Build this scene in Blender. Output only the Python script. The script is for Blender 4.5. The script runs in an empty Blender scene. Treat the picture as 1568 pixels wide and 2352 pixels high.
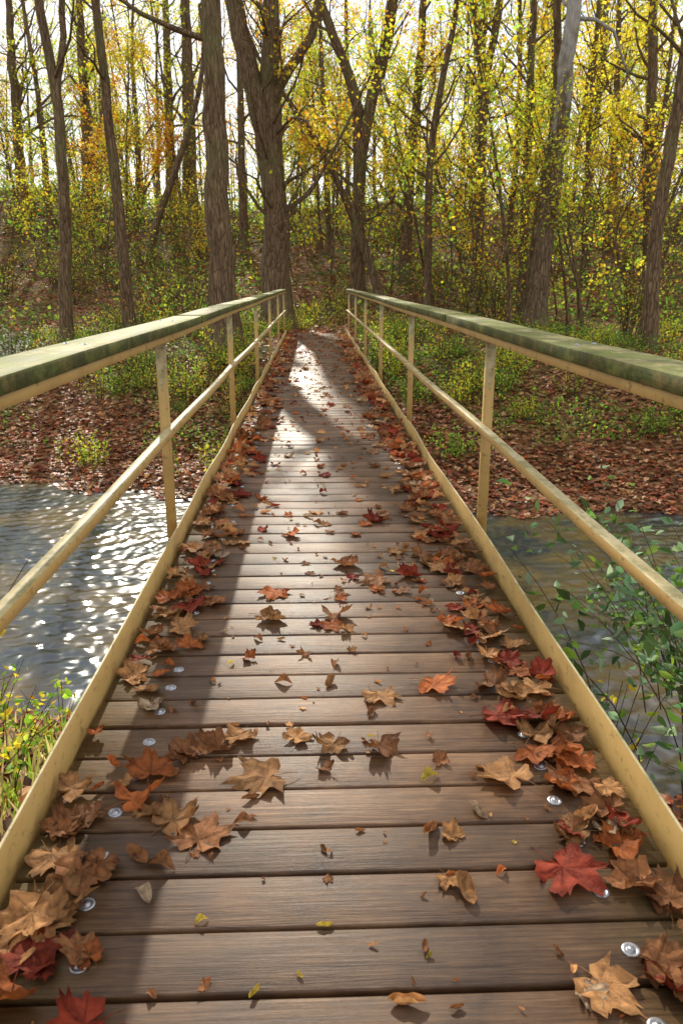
import bpy, math, random
import numpy as np
from mathutils import Vector, Matrix, Euler
rng = np.random.default_rng(11)
random.seed(5)
scene = bpy.context.scene
COL = scene.collection

# ------------------------------------------------------------------ camera frame
FPX, PITCH, YAW, EYE = 1800.0, math.radians(16.44), math.radians(1.95), 1.25
CX = -0.06
def at(u, v, d):
    a = (u-784)/FPX; b = (1176-v)/FPX
    t = d/(math.cos(PITCH)+b*math.sin(PITCH))
    lat = a*t
    z = EYE+(-math.sin(PITCH)+b*math.cos(PITCH))*t
    return np.array([CX+lat*math.cos(YAW)+d*math.sin(YAW), d*math.cos(YAW)-lat*math.sin(YAW), z])

SUN_E, SUN_A = math.radians(30), math.radians(-10)
S = np.array([math.sin(SUN_A)*math.cos(SUN_E), math.cos(SUN_A)*math.cos(SUN_E), math.sin(SUN_E)])

# ------------------------------------------------------------------ mesh helpers
def mesh_from(name, V, F, cols=None, mats=(), smooth=False):
    V = np.asarray(V, dtype=np.float32).reshape(-1, 3); F = np.asarray(F, dtype=np.int32)
    me = bpy.data.meshes.new(name)
    me.vertices.add(len(V)); me.vertices.foreach_set('co', V.ravel())
    M, K = F.shape
    me.loops.add(M*K); me.loops.foreach_set('vertex_index', F.ravel())
    me.polygons.add(M); me.polygons.foreach_set('loop_start', np.arange(M, dtype=np.int32)*K)
    if smooth:
        me.polygons.foreach_set('use_smooth', np.ones(M, dtype=bool))
    me.update(calc_edges=True); me.validate()
    if cols is not None:
        c = np.ones((len(V), 4), dtype=np.float32); c[:, :3] = cols
        at_ = me.color_attributes.new('Col', 'FLOAT_COLOR', 'POINT')
        at_.data.foreach_set('color', c.ravel())
    for m in mats: me.materials.append(m)
    return me
def obj(name, me, parent=None, loc=None):
    o = bpy.data.objects.new(name, me); COL.objects.link(o)
    if loc is not None: o.location = loc
    if parent is not None: o.parent = parent
    return o
def tag(o, label, cat, group=None, kind=None):
    o["label"] = label; o["category"] = cat
    if group: o["group"] = group
    if kind: o["kind"] = kind

class B:
    def __init__(s): s.V = []; s.F = []; s.C = []; s.n = 0
    def add(s, v, f, c=None):
        v = np.asarray(v, float); s.V.append(v); s.F.append(np.asarray(f)+s.n); s.n += len(v)
        if c is not None: s.C.append(np.broadcast_to(np.asarray(c, float), (len(v), 3)))
    def mesh(s, name, mats=(), smooth=False):
        return mesh_from(name, np.concatenate(s.V), np.concatenate(s.F), np.concatenate(s.C) if s.C else None, mats, smooth)

BOXF = [[0,3,2,1],[4,5,6,7],[0,1,5,4],[1,2,6,5],[2,3,7,6],[3,0,4,7]]
def box(x0,x1,y0,y1,z0,z1):
    return [(x0,y0,z0),(x1,y0,z0),(x1,y1,z0),(x0,y1,z0),(x0,y0,z1),(x1,y0,z1),(x1,y1,z1),(x0,y1,z1)], BOXF
def sweep(profile, ys, dx=None, dz=None):
    n = len(profile); pr = np.array(profile, float); V = []
    for i, y in enumerate(ys):
        ox = dx[i] if dx is not None else 0; oz = dz[i] if dz is not None else 0
        V += [(p[0]+ox, y, p[1]+oz) for p in pr]
    F = []
    for i in range(len(ys)-1):
        for j in range(n):
            k = (j+1) % n
            F.append([i*n+j, i*n+k, (i+1)*n+k, (i+1)*n+j])
    e = (len(ys)-1)*n
    for i in range(n//2-1):
        F.append([i, n-1-i, n-2-i, i+1]); F.append([e+i, e+i+1, e+n-2-i, e+n-1-i])
    return V, F
def rprof(x0, x1, z0, z1, b):
    return [(x0+b,z0),(x1-b,z0),(x1,z0+b),(x1,z1-b),(x1-b,z1),(x0+b,z1),(x0,z1-b),(x0,z0+b)]

def smooth_pts(P, it=2):
    P = np.asarray(P, float)
    for _ in range(it):
        Q = [P[0]]
        for i in range(len(P)-1):
            Q.append(P[i]*.75+P[i+1]*.25); Q.append(P[i]*.25+P[i+1]*.75)
        Q.append(P[-1]); P = np.array(Q)
    return P
def tube(P, R, sides=6, rough=0.0):
    P = np.asarray(P, float); n = len(P)
    T = np.gradient(P, axis=0); T /= np.linalg.norm(T, axis=1)[:, None]+1e-9
    ref = np.array([1., 0, 0]) if abs(T[0][0]) < .8 else np.array([0, 1., 0])
    U = np.cross(T, ref); U /= np.linalg.norm(U, axis=1)[:, None]+1e-9
    W = np.cross(T, U)
    ang = np.linspace(0, 2*np.pi, sides, endpoint=False)
    RR = np.asarray(R)[:, None]*np.ones(sides)[None]
    if rough > 0:
        lobes = 1+rough*np.sin(ang*3+rng.uniform(0, 6))*.6+rough*np.sin(ang*5+rng.uniform(0, 6))*.4
        RR = RR*lobes[None]*(1+rng.normal(0, rough*.35, RR.shape))
    V = P[:, None]+RR[..., None]*(np.cos(ang)[None, :, None]*U[:, None]+np.sin(ang)[None, :, None]*W[:, None])
    i = np.arange(n-1)[:, None]*sides; j = np.arange(sides)[None]; k = (j+1) % sides
    F = np.stack([i+j, i+k, i+sides+k, i+sides+j], -1).reshape(-1, 4)
    return V.reshape(-1, 3), F

def rotmats(n, tilt=None):
    a = rng.uniform(0, 2*np.pi, n)
    b = rng.uniform(0, np.pi, n) if tilt is None else rng.normal(0, tilt, n)
    c = rng.uniform(0, 2*np.pi, n)
    def rz(t):
        m = np.zeros((n, 3, 3)); m[:, 0, 0] = np.cos(t); m[:, 0, 1] = -np.sin(t); m[:, 1, 0] = np.sin(t); m[:, 1, 1] = np.cos(t); m[:, 2, 2] = 1; return m
    m = np.zeros((n, 3, 3)); m[:, 0, 0] = 1; m[:, 1, 1] = np.cos(b); m[:, 1, 2] = -np.sin(b); m[:, 2, 1] = np.sin(b); m[:, 2, 2] = np.cos(b)
    return rz(a) @ m @ rz(c)
def scatter(tv, tf, P, Sc, C, tilt=None):
    n = len(P); tv = np.asarray(tv, float); tf = np.asarray(tf)
    R = rotmats(n, tilt)
    V = np.einsum('nij,vj->nvi', R, tv)*np.asarray(Sc)[:, None, None]+np.asarray(P)[:, None]
    F = (tf[None]+(np.arange(n)*len(tv))[:, None, None]).reshape(-1, tf.shape[1])
    CC = np.repeat(np.asarray(C), len(tv), axis=0)
    return V.reshape(-1, 3), F, CC
LEAF = ([(0,-.5,0),(.33,-.05,.1),(0,.5,0),(-.33,-.05,.1)], [[0,1,2,3]])
OVATE = ([(0,0,0),(.26,.3,.09),(.2,.65,.07),(0,1,-.08),(-.2,.65,.07),(-.26,.3,.09)], [[0,1,2,3],[0,3,4,5]])
BLADE = ([(-.045,0,0),(.045,0,0),(.03,.6,.12),(-.03,.6,.12),(.004,1,.3),(-.004,1,.3)], [[0,1,2,3],[3,2,4,5]])
def pick(pal, n, var=.25):
    pal = np.array(pal, float); c = pal[rng.integers(0, len(pal), n)]
    return np.clip(c*rng.uniform(1-var, 1+var, (n, 1))*rng.uniform(.9, 1.1, (n, 3)), 0, .95)

# ------------------------------------------------------------------ materials
def newmat(name):
    m = bpy.data.materials.new(name); m.use_nodes = True
    nt = m.node_tree; nt.nodes.clear()
    return m, nt, nt.nodes.new, nt.links.new
def nn(nt, t, **kw):
    n = nt.nodes.new(t)
    for k, v in kw.items():
        if k.startswith('i_'): n.inputs[k[2:].replace('_', ' ')].default_value = v
        else: setattr(n, k, v)
    return n
def ramp(nt, stops):
    r = nt.nodes.new('ShaderNodeValToRGB'); e = r.color_ramp.elements
    while len(e) > 1: e.remove(e[-1])
    e[0].position = stops[0][0]; e[0].color = (*stops[0][1], 1)
    for p, c in stops[1:]:
        x = e.new(p); x.color = (*c, 1)
    return r
def mapping(nt, scale, coord='Object'):
    tc = nn(nt, 'ShaderNodeTexCoord'); mp = nn(nt, 'ShaderNodeMapping'); mp.inputs['Scale'].default_value = scale
    nt.links.new(tc.outputs[coord], mp.inputs['Vector']); return mp
def mixc(nt, fac, a, b, mode='MIX'):
    m = nn(nt, 'ShaderNodeMix', data_type='RGBA', blend_type=mode)
    for s, v in ((m.inputs[0], fac), (m.inputs[6], a), (m.inputs[7], b)):
        if hasattr(v, 'links'): nt.links.new(v, s)
        else: s.default_value = v if not isinstance(v, tuple) else (*v, 1)
    return m.outputs[2]
def finish(nt, sh):
    o = nt.nodes.new('ShaderNodeOutputMaterial'); nt.links.new(sh, o.inputs['Surface'])

def leaf_mat(name, trans=.45, rough=.5, spots=False, spec=.3):
    m, nt, N, L = newmat(name)
    a = nn(nt, 'ShaderNodeAttribute', attribute_name='Col'); oi = nn(nt, 'ShaderNodeObjectInfo')
    hs = nn(nt, 'ShaderNodeHueSaturation')
    mr = nn(nt, 'ShaderNodeMapRange'); mr.inputs[3].default_value = .65 if spots else .8; mr.inputs[4].default_value = 1.2
    L(oi.outputs['Random'], mr.inputs[0]); L(mr.outputs[0], hs.inputs['Value']); L(a.outputs['Color'], hs.inputs['Color'])
    c = hs.outputs['Color']
    if spots:
        no = nn(nt, 'ShaderNodeTexNoise', i_Scale=3.2, i_Detail=7.0, i_Roughness=.7); L(mapping(nt, (1, 1, 1)).outputs[0], no.inputs['Vector'])
        rp = ramp(nt, [(.32, (.34, .26, .21)), (.5, (.9, .87, .84)), (.68, (1.3, 1.22, 1.1))]); L(no.outputs['Fac'], rp.inputs[0])
        c = mixc(nt, 1.0, c, rp.outputs[0], 'MULTIPLY')
    p = nn(nt, 'ShaderNodeBsdfPrincipled'); p.inputs['Roughness'].default_value = rough
    p.inputs['Specular IOR Level'].default_value = spec
    L(c, p.inputs['Base Color'])
    if spots:
        bp = nn(nt, 'ShaderNodeBump'); bp.inputs['Strength'].default_value = .6; bp.inputs['Distance'].default_value = .02
        L(no.outputs['Fac'], bp.inputs['Height']); L(bp.outputs[0], p.inputs['Normal'])
    t = nn(nt, 'ShaderNodeBsdfTranslucent'); L(c, t.inputs['Color'])
    mx = nn(nt, 'ShaderNodeMixShader'); mx.inputs[0].default_value = trans
    L(p.outputs[0], mx.inputs[1]); L(t.outputs[0], mx.inputs[2]); finish(nt, mx.outputs[0])
    return m
M_CROWN = leaf_mat('autumn foliage', .72)
M_HERB = leaf_mat('herb foliage', .6)
M_DRY = leaf_mat('dry fallen leaf', .25, .65, True, .14)
M_LITTER = leaf_mat('leaf litter', .3, .5)

def bark_mat(name, c1, c2, c3, pale=False):
    m, nt, N, L = newmat(name)
    mp = mapping(nt, (7, 7, 1.1))
    no = nn(nt, 'ShaderNodeTexNoise', i_Scale=2.2, i_Detail=9.0, i_Roughness=.72); L(mp.outputs[0], no.inputs['Vector'])
    vo = nn(nt, 'ShaderNodeTexVoronoi', i_Scale=2.6, feature='DISTANCE_TO_EDGE'); L(mp.outputs[0], vo.inputs['Vector'])
    rp = ramp(nt, [(.3, c1), (.5, c2), (.72, c3)]); L(no.outputs['Fac'], rp.inputs[0]); c = rp.outputs[0]
    rv = ramp(nt, [(0, (.4, .37, .35)), (.16, (1, 1, 1))]); L(vo.outputs['Distance'], rv.inputs[0]); c = mixc(nt, 1.0, c, rv.outputs[0], 'MULTIPLY')
    n2 = nn(nt, 'ShaderNodeTexNoise', i_Scale=1.1, i_Detail=3.0); L(mapping(nt, (1, 1, .5)).outputs[0], n2.inputs['Vector'])
    r2 = ramp(nt, [(.5, (0, 0, 0)), (.68, (.55, .55, .55))]); L(n2.outputs['Fac'], r2.inputs[0])
    c = mixc(nt, r2.outputs[0], c, (.14, .15, .05))
    if pale:
        n5 = nn(nt, 'ShaderNodeTexNoise', i_Scale=2.2, i_Detail=7.0, i_Roughness=.7); L(mapping(nt, (1.8, 1.8, .8)).outputs[0], n5.inputs['Vector'])
        tc = nn(nt, 'ShaderNodeTexCoord'); sx = nn(nt, 'ShaderNodeSeparateXYZ'); L(tc.outputs['Object'], sx.inputs[0])
        ad = nn(nt, 'ShaderNodeMath', operation='MULTIPLY_ADD'); L(n5.outputs['Fac'], ad.inputs[0]); ad.inputs[1].default_value = 10; L(sx.outputs['Z'], ad.inputs[2])
        mr = nn(nt, 'ShaderNodeMapRange'); mr.inputs[1].default_value = 9.6; mr.inputs[2].default_value = 12; L(ad.outputs[0], mr.inputs[0])
        c = mixc(nt, mr.outputs[0], c, (.40, .37, .33))
    p = nn(nt, 'ShaderNodeBsdfPrincipled'); p.inputs['Roughness'].default_value = .85; p.inputs['Specular IOR Level'].default_value = .2; L(c, p.inputs['Base Color'])
    mu = nn(nt, 'ShaderNodeMath', operation='MULTIPLY'); L(vo.outputs['Distance'], mu.inputs[0]); L(no.outputs['Fac'], mu.inputs[1])
    bp = nn(nt, 'ShaderNodeBump'); bp.inputs['Strength'].default_value = 1; bp.inputs['Distance'].default_value = .12
    L(mu.outputs[0], bp.inputs['Height']); L(bp.outputs[0], p.inputs['Normal']); finish(nt, p.outputs[0])
    return m
M_BARK = bark_mat('grey brown bark', (.055, .034, .017), (.19, .12, .063), (.38, .26, .15))
M_BARKP = bark_mat('mottled pale bark', (.055, .036, .02), (.19, .125, .07), (.38, .27, .16), True)

def paint_mat():
    m, nt, N, L = newmat('tan painted steel')
    no = nn(nt, 'ShaderNodeTexNoise', i_Scale=4.0, i_Detail=6.0, i_Roughness=.6); L(mapping(nt, (1, 1, 1)).outputs[0], no.inputs['Vector'])
    rp = ramp(nt, [(.3, (.36, .22, .07)), (.45, (.49, .31, .10)), (.7, (.56, .36, .12))]); L(no.outputs['Fac'], rp.inputs[0])
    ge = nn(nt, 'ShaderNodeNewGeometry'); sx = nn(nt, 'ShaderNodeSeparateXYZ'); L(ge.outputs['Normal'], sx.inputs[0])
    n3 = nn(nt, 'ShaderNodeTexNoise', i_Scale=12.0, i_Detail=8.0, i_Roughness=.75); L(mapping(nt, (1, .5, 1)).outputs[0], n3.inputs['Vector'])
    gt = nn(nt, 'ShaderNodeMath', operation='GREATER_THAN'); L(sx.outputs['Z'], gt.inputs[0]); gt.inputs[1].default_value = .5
    r3 = ramp(nt, [(.38, (.54, .45, .26)), (.5, (.42, .34, .16)), (.6, (.22, .19, .07))]); L(n3.outputs['Fac'], r3.inputs[0])  # upward faces: paler sky-lit tone painted into the colour, with mossy blotches
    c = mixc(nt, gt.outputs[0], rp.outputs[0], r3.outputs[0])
    n2 = nn(nt, 'ShaderNodeTexNoise', i_Scale=38.0, i_Detail=4.0, i_Roughness=.7); L(mapping(nt, (1, .6, 1)).outputs[0], n2.inputs['Vector'])
    r2 = ramp(nt, [(.58, (0, 0, 0)), (.67, (.7, .7, .7))]); L(n2.outputs['Fac'], r2.inputs[0])
    c = mixc(nt, r2.outputs[0], c, (.16, .10, .04))
    p = nn(nt, 'ShaderNodeBsdfPrincipled'); p.inputs['Roughness'].default_value = .55; p.inputs['Specular IOR Level'].default_value = .3; L(c, p.inputs['Base Color'])
    bp = nn(nt, 'ShaderNodeBump'); bp.inputs['Strength'].default_value = .25; bp.inputs['Distance'].default_value = .003
    L(n2.outputs['Fac'], bp.inputs['Height']); L(bp.outputs[0], p.inputs['Normal']); finish(nt, p.outputs[0])
    return m
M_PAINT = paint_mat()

def wood_mat(name, stops, gscale, moss=None, rough=.5, useattr=True, spec=.5, stain=3.0, sidegreen=False, bump=.5):
    m, nt, N, L = newmat(name)
    mp = mapping(nt, gscale)
    a = nn(nt, 'ShaderNodeAttribute', attribute_name='Col')
    va = nn(nt, 'ShaderNodeVectorMath', operation='MULTIPLY_ADD'); L(a.outputs['Color'], va.inputs[0]); va.inputs[1].default_value = (37, 19, 53); L(mp.outputs[0], va.inputs[2])
    no = nn(nt, 'ShaderNodeTexNoise', i_Scale=1.0, i_Detail=9.0, i_Roughness=.7, i_Distortion=.6)
    L(va.outputs[0] if useattr else mp.outputs[0], no.inputs['Vector'])
    rp = ramp(nt, stops); L(no.outputs['Fac'], rp.inputs[0]); c = rp.outputs[0]
    if useattr:
        sx = nn(nt, 'ShaderNodeSeparateColor'); L(a.outputs['Color'], sx.inputs[0])
        mr = nn(nt, 'ShaderNodeMapRange'); mr.inputs[3].default_value = .64; mr.inputs[4].default_value = 1.32; L(sx.outputs[0], mr.inputs[0])
        cb = nn(nt, 'ShaderNodeCombineColor'); [L(mr.outputs[0], cb.inputs[k]) for k in range(3)]
        c = mixc(nt, 1.0, c, cb.outputs[0], 'MULTIPLY')
    n2 = nn(nt, 'ShaderNodeTexNoise', i_Scale=stain, i_Detail=8.0, i_Roughness=.72); L(mapping(nt, (1, 1, 1)).outputs[0], n2.inputs['Vector'])
    if moss:
        tc = nn(nt, 'ShaderNodeTexCoord'); s2 = nn(nt, 'ShaderNodeSeparateXYZ'); L(tc.outputs['Object'], s2.inputs[0])
        ab = nn(nt, 'ShaderNodeMath', operation='ABSOLUTE'); L(s2.outputs['X'], ab.inputs[0])
        ad = nn(nt, 'ShaderNodeMath', operation='MULTIPLY_ADD'); L(n2.outputs['Fac'], ad.inputs[0]); ad.inputs[1].default_value = moss[1]; L(ab.outputs[0], ad.inputs[2])
        mr2 = nn(nt, 'ShaderNodeMapRange'); mr2.inputs[1].default_value = moss[2]; mr2.inputs[2].default_value = moss[3]; mr2.inputs[4].default_value = moss[4]; L(ad.outputs[0], mr2.inputs[0])
        c = mixc(nt, mr2.outputs[0], c, moss[0])
    if sidegreen:
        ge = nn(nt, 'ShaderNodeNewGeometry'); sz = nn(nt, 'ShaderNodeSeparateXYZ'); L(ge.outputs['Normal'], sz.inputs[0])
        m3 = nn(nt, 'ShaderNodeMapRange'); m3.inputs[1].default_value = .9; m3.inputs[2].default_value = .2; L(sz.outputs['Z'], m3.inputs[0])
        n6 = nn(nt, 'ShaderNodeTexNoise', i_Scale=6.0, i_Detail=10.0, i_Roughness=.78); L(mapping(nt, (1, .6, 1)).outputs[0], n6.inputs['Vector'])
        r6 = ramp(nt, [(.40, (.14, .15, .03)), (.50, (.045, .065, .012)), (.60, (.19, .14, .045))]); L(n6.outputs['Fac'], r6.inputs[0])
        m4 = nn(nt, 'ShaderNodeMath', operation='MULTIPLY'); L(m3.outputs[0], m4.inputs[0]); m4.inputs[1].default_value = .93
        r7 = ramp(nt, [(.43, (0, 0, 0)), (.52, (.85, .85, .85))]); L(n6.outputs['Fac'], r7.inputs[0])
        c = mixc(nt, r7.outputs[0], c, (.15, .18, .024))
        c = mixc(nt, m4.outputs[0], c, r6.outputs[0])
    r4 = ramp(nt, [(.35, (.44, .40, .37)), (.6, (1.14, 1.11, 1.06))]); L(n2.outputs['Fac'], r4.inputs[0])
    c = mixc(nt, 1.0, c, r4.outputs[0], 'MULTIPLY')
    p = nn(nt, 'ShaderNodeBsdfPrincipled'); L(c, p.inputs['Base Color']); p.inputs['Specular IOR Level'].default_value = spec
    mr3 = nn(nt, 'ShaderNodeMapRange'); mr3.inputs[3].default_value = rough-.15; mr3.inputs[4].default_value = rough+.2; L(n2.outputs['Fac'], mr3.inputs[0]); L(mr3.outputs[0], p.inputs['Roughness'])
    bp = nn(nt, 'ShaderNodeBump'); bp.inputs['Strength'].default_value = bump; bp.inputs['Distance'].default_value = .006
    L(no.outputs['Fac'], bp.inputs['Height']); L(bp.outputs[0], p.inputs['Normal']); finish(nt, p.outputs[0])
    return m
M_DECK = wood_mat('weathered brown plank', [(.3, (.035, .016, .006)), (.45, (.115, .056, .024)), (.57, (.17, .09, .041)), (.72, (.27, .16, .083))], (5.0, 120, 40), ((.095, .085, .024), .35, .66, .95, .55), .48, spec=.46, bump=.6)
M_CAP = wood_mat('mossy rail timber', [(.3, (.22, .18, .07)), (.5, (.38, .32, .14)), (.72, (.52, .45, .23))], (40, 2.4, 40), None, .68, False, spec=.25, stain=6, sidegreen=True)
def metal():
    m, nt, N, L = newmat('galvanised steel'); p = nn(nt, 'ShaderNodeBsdfPrincipled')
    no = nn(nt, 'ShaderNodeTexNoise', i_Scale=60.0, i_Detail=3.0); L(mapping(nt, (1, 1, 1)).outputs[0], no.inputs['Vector'])
    rp = ramp(nt, [(.35, (.22, .22, .23)), (.6, (.42, .42, .44))]); L(no.outputs['Fac'], rp.inputs[0]); L(rp.outputs[0], p.inputs['Base Color'])
    p.inputs['Metallic'].default_value = .8; p.inputs['Roughness'].default_value = .42; finish(nt, p.outputs[0]); return m
M_METAL = metal()

def ground_mat():
    m, nt, N, L = newmat('forest floor')
    mp = mapping(nt, (1, 1, 1))
    vo = nn(nt, 'ShaderNodeTexVoronoi', i_Scale=14.0); L(mp.outputs[0], vo.inputs['Vector'])
    sc = nn(nt, 'ShaderNodeSeparateColor'); L(vo.outputs['Color'], sc.inputs[0])
    rp = ramp(nt, [(0, (.035, .018, .01)), (.3, (.10, .043, .018)), (.55, (.18, .07, .028)), (.8, (.28, .14, .055)), (1, (.38, .24, .12))]); L(sc.outputs[0], rp.inputs[0])
    no = nn(nt, 'ShaderNodeTexNoise', i_Scale=.9, i_Detail=7.0, i_Roughness=.7); L(mp.outputs[0], no.inputs['Vector'])
    n2 = nn(nt, 'ShaderNodeTexNoise', i_Scale=22.0, i_Detail=6.0, i_Roughness=.7); L(mp.outputs[0], n2.inputs['Vector'])
    r2 = ramp(nt, [(.35, (.03, .04, .01)), (.6, (.09, .11, .025)), (.75, (.2, .22, .05))]); L(n2.outputs['Fac'], r2.inputs[0])
    a = nn(nt, 'ShaderNodeAttribute', attribute_name='Col'); s2 = nn(nt, 'ShaderNodeSeparateColor'); L(a.outputs['Color'], s2.inputs[0])
    mu = nn(nt, 'ShaderNodeMath', operation='MULTIPLY_ADD'); L(no.outputs['Fac'], mu.inputs[0]); mu.inputs[1].default_value = 1.6; L(s2.outputs[1], mu.inputs[2])
    mr = nn(nt, 'ShaderNodeMapRange'); mr.inputs[1].default_value = 1.1; mr.inputs[2].default_value = 1.4; L(mu.outputs[0], mr.inputs[0])
    c = mixc(nt, mr.outputs[0], rp.outputs[0], r2.outputs[0])
    c = mixc(nt, s2.outputs[0], c, (.03, .024, .015))
    p = nn(nt, 'ShaderNodeBsdfPrincipled'); p.inputs['Roughness'].default_value = .9; p.inputs['Specular IOR Level'].default_value = .1; L(c, p.inputs['Base Color'])
    bp = nn(nt, 'ShaderNodeBump'); bp.inputs['Strength'].default_value = 1; bp.inputs['Distance'].default_value = .05
    ad = nn(nt, 'ShaderNodeMath', operation='ADD'); L(n2.outputs['Fac'], ad.inputs[0]); L(sc.outputs[1], ad.inputs[1])
    L(ad.outputs[0], bp.inputs['Height']); L(bp.outputs[0], p.inputs['Normal']); finish(nt, p.outputs[0]); return m
def water_mat():
    m, nt, N, L = newmat('rippled creek water')
    p = nn(nt, 'ShaderNodeBsdfPrincipled'); p.inputs['Roughness'].default_value = .15; p.inputs['IOR'].default_value = 1.5
    n3 = nn(nt, 'ShaderNodeTexNoise', i_Scale=.9, i_Detail=5.0); L(mapping(nt, (1, 1.5, 1)).outputs[0], n3.inputs['Vector'])
    r3 = ramp(nt, [(.42, (.022, .032, .04)), (.62, (.10, .068, .028))]); L(n3.outputs['Fac'], r3.inputs[0]); L(r3.outputs[0], p.inputs['Base Color'])
    finish(nt, p.outputs[0]); return m

# ------------------------------------------------------------------ terrain
def fbm(x, y, s=1.0):
    r = 0; a = 1
    for k, (p, q, ph) in enumerate([(1, .6, .3), (-.7, 1.1, 1.9), (1.9, 1.3, 4.1), (-2.3, 1.7, .8), (3.1, -2.9, 2.2), (4.3, 3.7, 5.5)]):
        r = r+a*np.sin((p*x+q*y)*s+ph+np.sin((q*x-p*y)*s*.7+k)); a *= .72
    return r/3.0
def yprime(x, y): return y+.23*np.clip(x, -12, 12)
TY = [-50,-1.5,.6,2.2,3.6,5.0,6,10.3,11.2,12.9,14.1,17.3,19.3,25,30,43,60,200,800]
TZ = [.2,-.1,-.5,-1.0,-1.55,-2.08,-2.6,-2.6,-2.04,-1.82,-1.5,-.45,-.2,.2,1.1,4.9,5.2,4,4]
def height(x, y):
    x = np.asarray(x, float); y = np.asarray(y, float)
    yp = yprime(x, y); z = np.interp(yp, TY, TZ)
    z = z+fbm(x, y, .9)*.09+fbm(x, y, 2.7)*.035
    z = z+fbm(x, y, .16)*np.clip((yp-24)/15, 0, 1)*.9+fbm(x, y, .45)*np.clip((yp-30)/10, 0, 1)*.3+np.clip((yp-28)/15, 0, 1)*np.clip(-x/14, -.5, 1)*.9
    w = np.clip(1-np.abs(x-.05)/1.6, 0, 1)*np.clip((y-17.6)/2, 0, 1)*np.clip((29-y)/5, 0, 1); w = np.clip(w*1.8, 0, 1)
    z = z*(1-w)+(-.07)*w
    w2 = np.clip((1.6-np.abs(x))/.6, 0, 1)*np.clip((.2-y)/1.0, 0, 1)
    z = z*(1-w2)+(-.11)*w2
    return z
xs = np.concatenate([-np.geomspace(600, 14, 22), np.arange(-13.6, 13.7, .2), np.geomspace(14, 600, 22)])
ys = np.concatenate([-np.geomspace(200, 4, 10), np.arange(-3.6, 25, .2), np.arange(25, 60, .5), np.geomspace(61, 900, 20)])
X, Y = np.meshgrid(xs, ys); Z = height(X, Y)
V = np.stack([X, Y, Z], -1).reshape(-1, 3); nx = len(xs)
i = np.arange(len(ys)-1)[:, None]*nx; j = np.arange(nx-1)[None]
F = np.stack([i+j, i+j+1, i+nx+j+1, i+nx+j], -1).reshape(-1, 4)
yp = yprime(V[:, 0], V[:, 1])
wet = np.clip((-1.93-V[:, 2])/.12, 0, 1)*.85
path = np.clip(1-np.abs(V[:, 0])/1.2, 0, 1)*np.clip((V[:, 1]-18), 0, 1)*np.clip((27-V[:, 1])/3, 0, 1)
grn = np.interp(yp, [-5, 3, 5, 13.3, 15, 18, 24, 40, 60], [.35, .2, 0, -.2, .15, .35, .35, .4, .6])-path*.5
g = obj('ground', mesh_from('ground', V, F, np.stack([wet, np.clip(grn, 0, 1), path], -1), [ground_mat()], True)); tag(g, 'leaf-covered forest floor with creek banks and hillside', 'ground', kind='structure')

# water: one sheet with modelled ripples where it can be seen up close
wx = np.concatenate([np.linspace(-60, -8, 14), np.arange(-7.96, 7.97, .03), np.linspace(8, 60, 14)]); wyy = np.arange(0, 9.81, .03)
WX, WY = np.meshgrid(wx, wyy); o = .23*np.clip(WX, -12, 12); WYW = 3.6-o+WY
wz = np.zeros_like(WX); wr = np.random.default_rng(4)
for k in range(54):
    lam = .09*1.022**k*(1+.1*wr.random()); th = wr.normal(1.75, 1.0); kx, ky = 2*np.pi/lam*math.cos(th), 2*np.pi/lam*math.sin(th)
    ph = wr.uniform(0, 6.28); amp = lam*.0066
    wob = .5*np.sin(WX*1.3+k)+.5*np.sin(WYW*1.7+k*2.1)
    wz += amp*np.sin(kx*WX+ky*WYW+ph+wob*2.5)*(.55+.45*np.sin(WX*2.3+WYW*1.9+k))
wz *= .9+.35*fbm(WX, WYW, .5)
wz *= (np.abs(WX) < 7.98)
nw = len(wx); i = np.arange(len(wyy)-1)[:, None]*nw; j = np.arange(nw-1)[None]
F = np.stack([i+j, i+j+1, i+nw+j+1, i+nw+j], -1).reshape(-1, 4)
w = obj('water', mesh_from('water', np.stack([WX, WYW, -2.0+wz], -1).reshape(-1, 3), F, None, [water_mat()], True)); tag(w, 'shallow creek water with sparkling ripples', 'water', kind='structure')

# ------------------------------------------------------------------ bridge
HW = .725; Y0, Y1 = -1.3, 19.8
bridge = bpy.data.objects.new('footbridge', None); COL.objects.link(bridge)
tag(bridge, 'narrow footbridge with brown planks and tan steel railings over creek', 'bridge')
b = B(); PS = .1516; k0 = int((Y0-1.127)/PS); centers = []
k = k0
while 1.127+k*PS+PS < Y1+.05:
    y = 1.127+k*PS+.0035+rng.normal(0, .0007); wd = PS-.0095; c = .0045; zt = rng.normal(0, .0014); centers.append((y+wd/2, zt))
    xl = -HW+.004+rng.uniform(0, .004); xr = HW-.004-rng.uniform(0, .004)
    pr = [(y, -.036), (y, -c), (y+c*.35, -c*.35), (y+c, 0), (y+wd-c, 0), (y+wd-c*.35, -c*.35), (y+wd, -c), (y+wd, -.036)]
    V = [(xl, p, q+zt) for p, q in pr]+[(xr, p, q+zt) for p, q in pr]
    F = [[j, j+8, (j+1) % 8+8, (j+1) % 8] for j in range(8)]
    for q in range(3): F += [[q, q+1, 6-q, 7-q], [8+q, 15-q, 14-q, 9+q]]
    b.add(V, F, rng.uniform(0, 1, 3)); k += 1
deck = obj('deck', b.mesh('deck', [M_DECK]), bridge)
b = B()
for x in (-.62, 0, .62):
    v, f = box(x-.04, x+.04, Y0, Y1-.02, -.26, -.04); b.add(v, f)
obj('girder', b.mesh('girder', [M_PAINT]), bridge)
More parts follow.
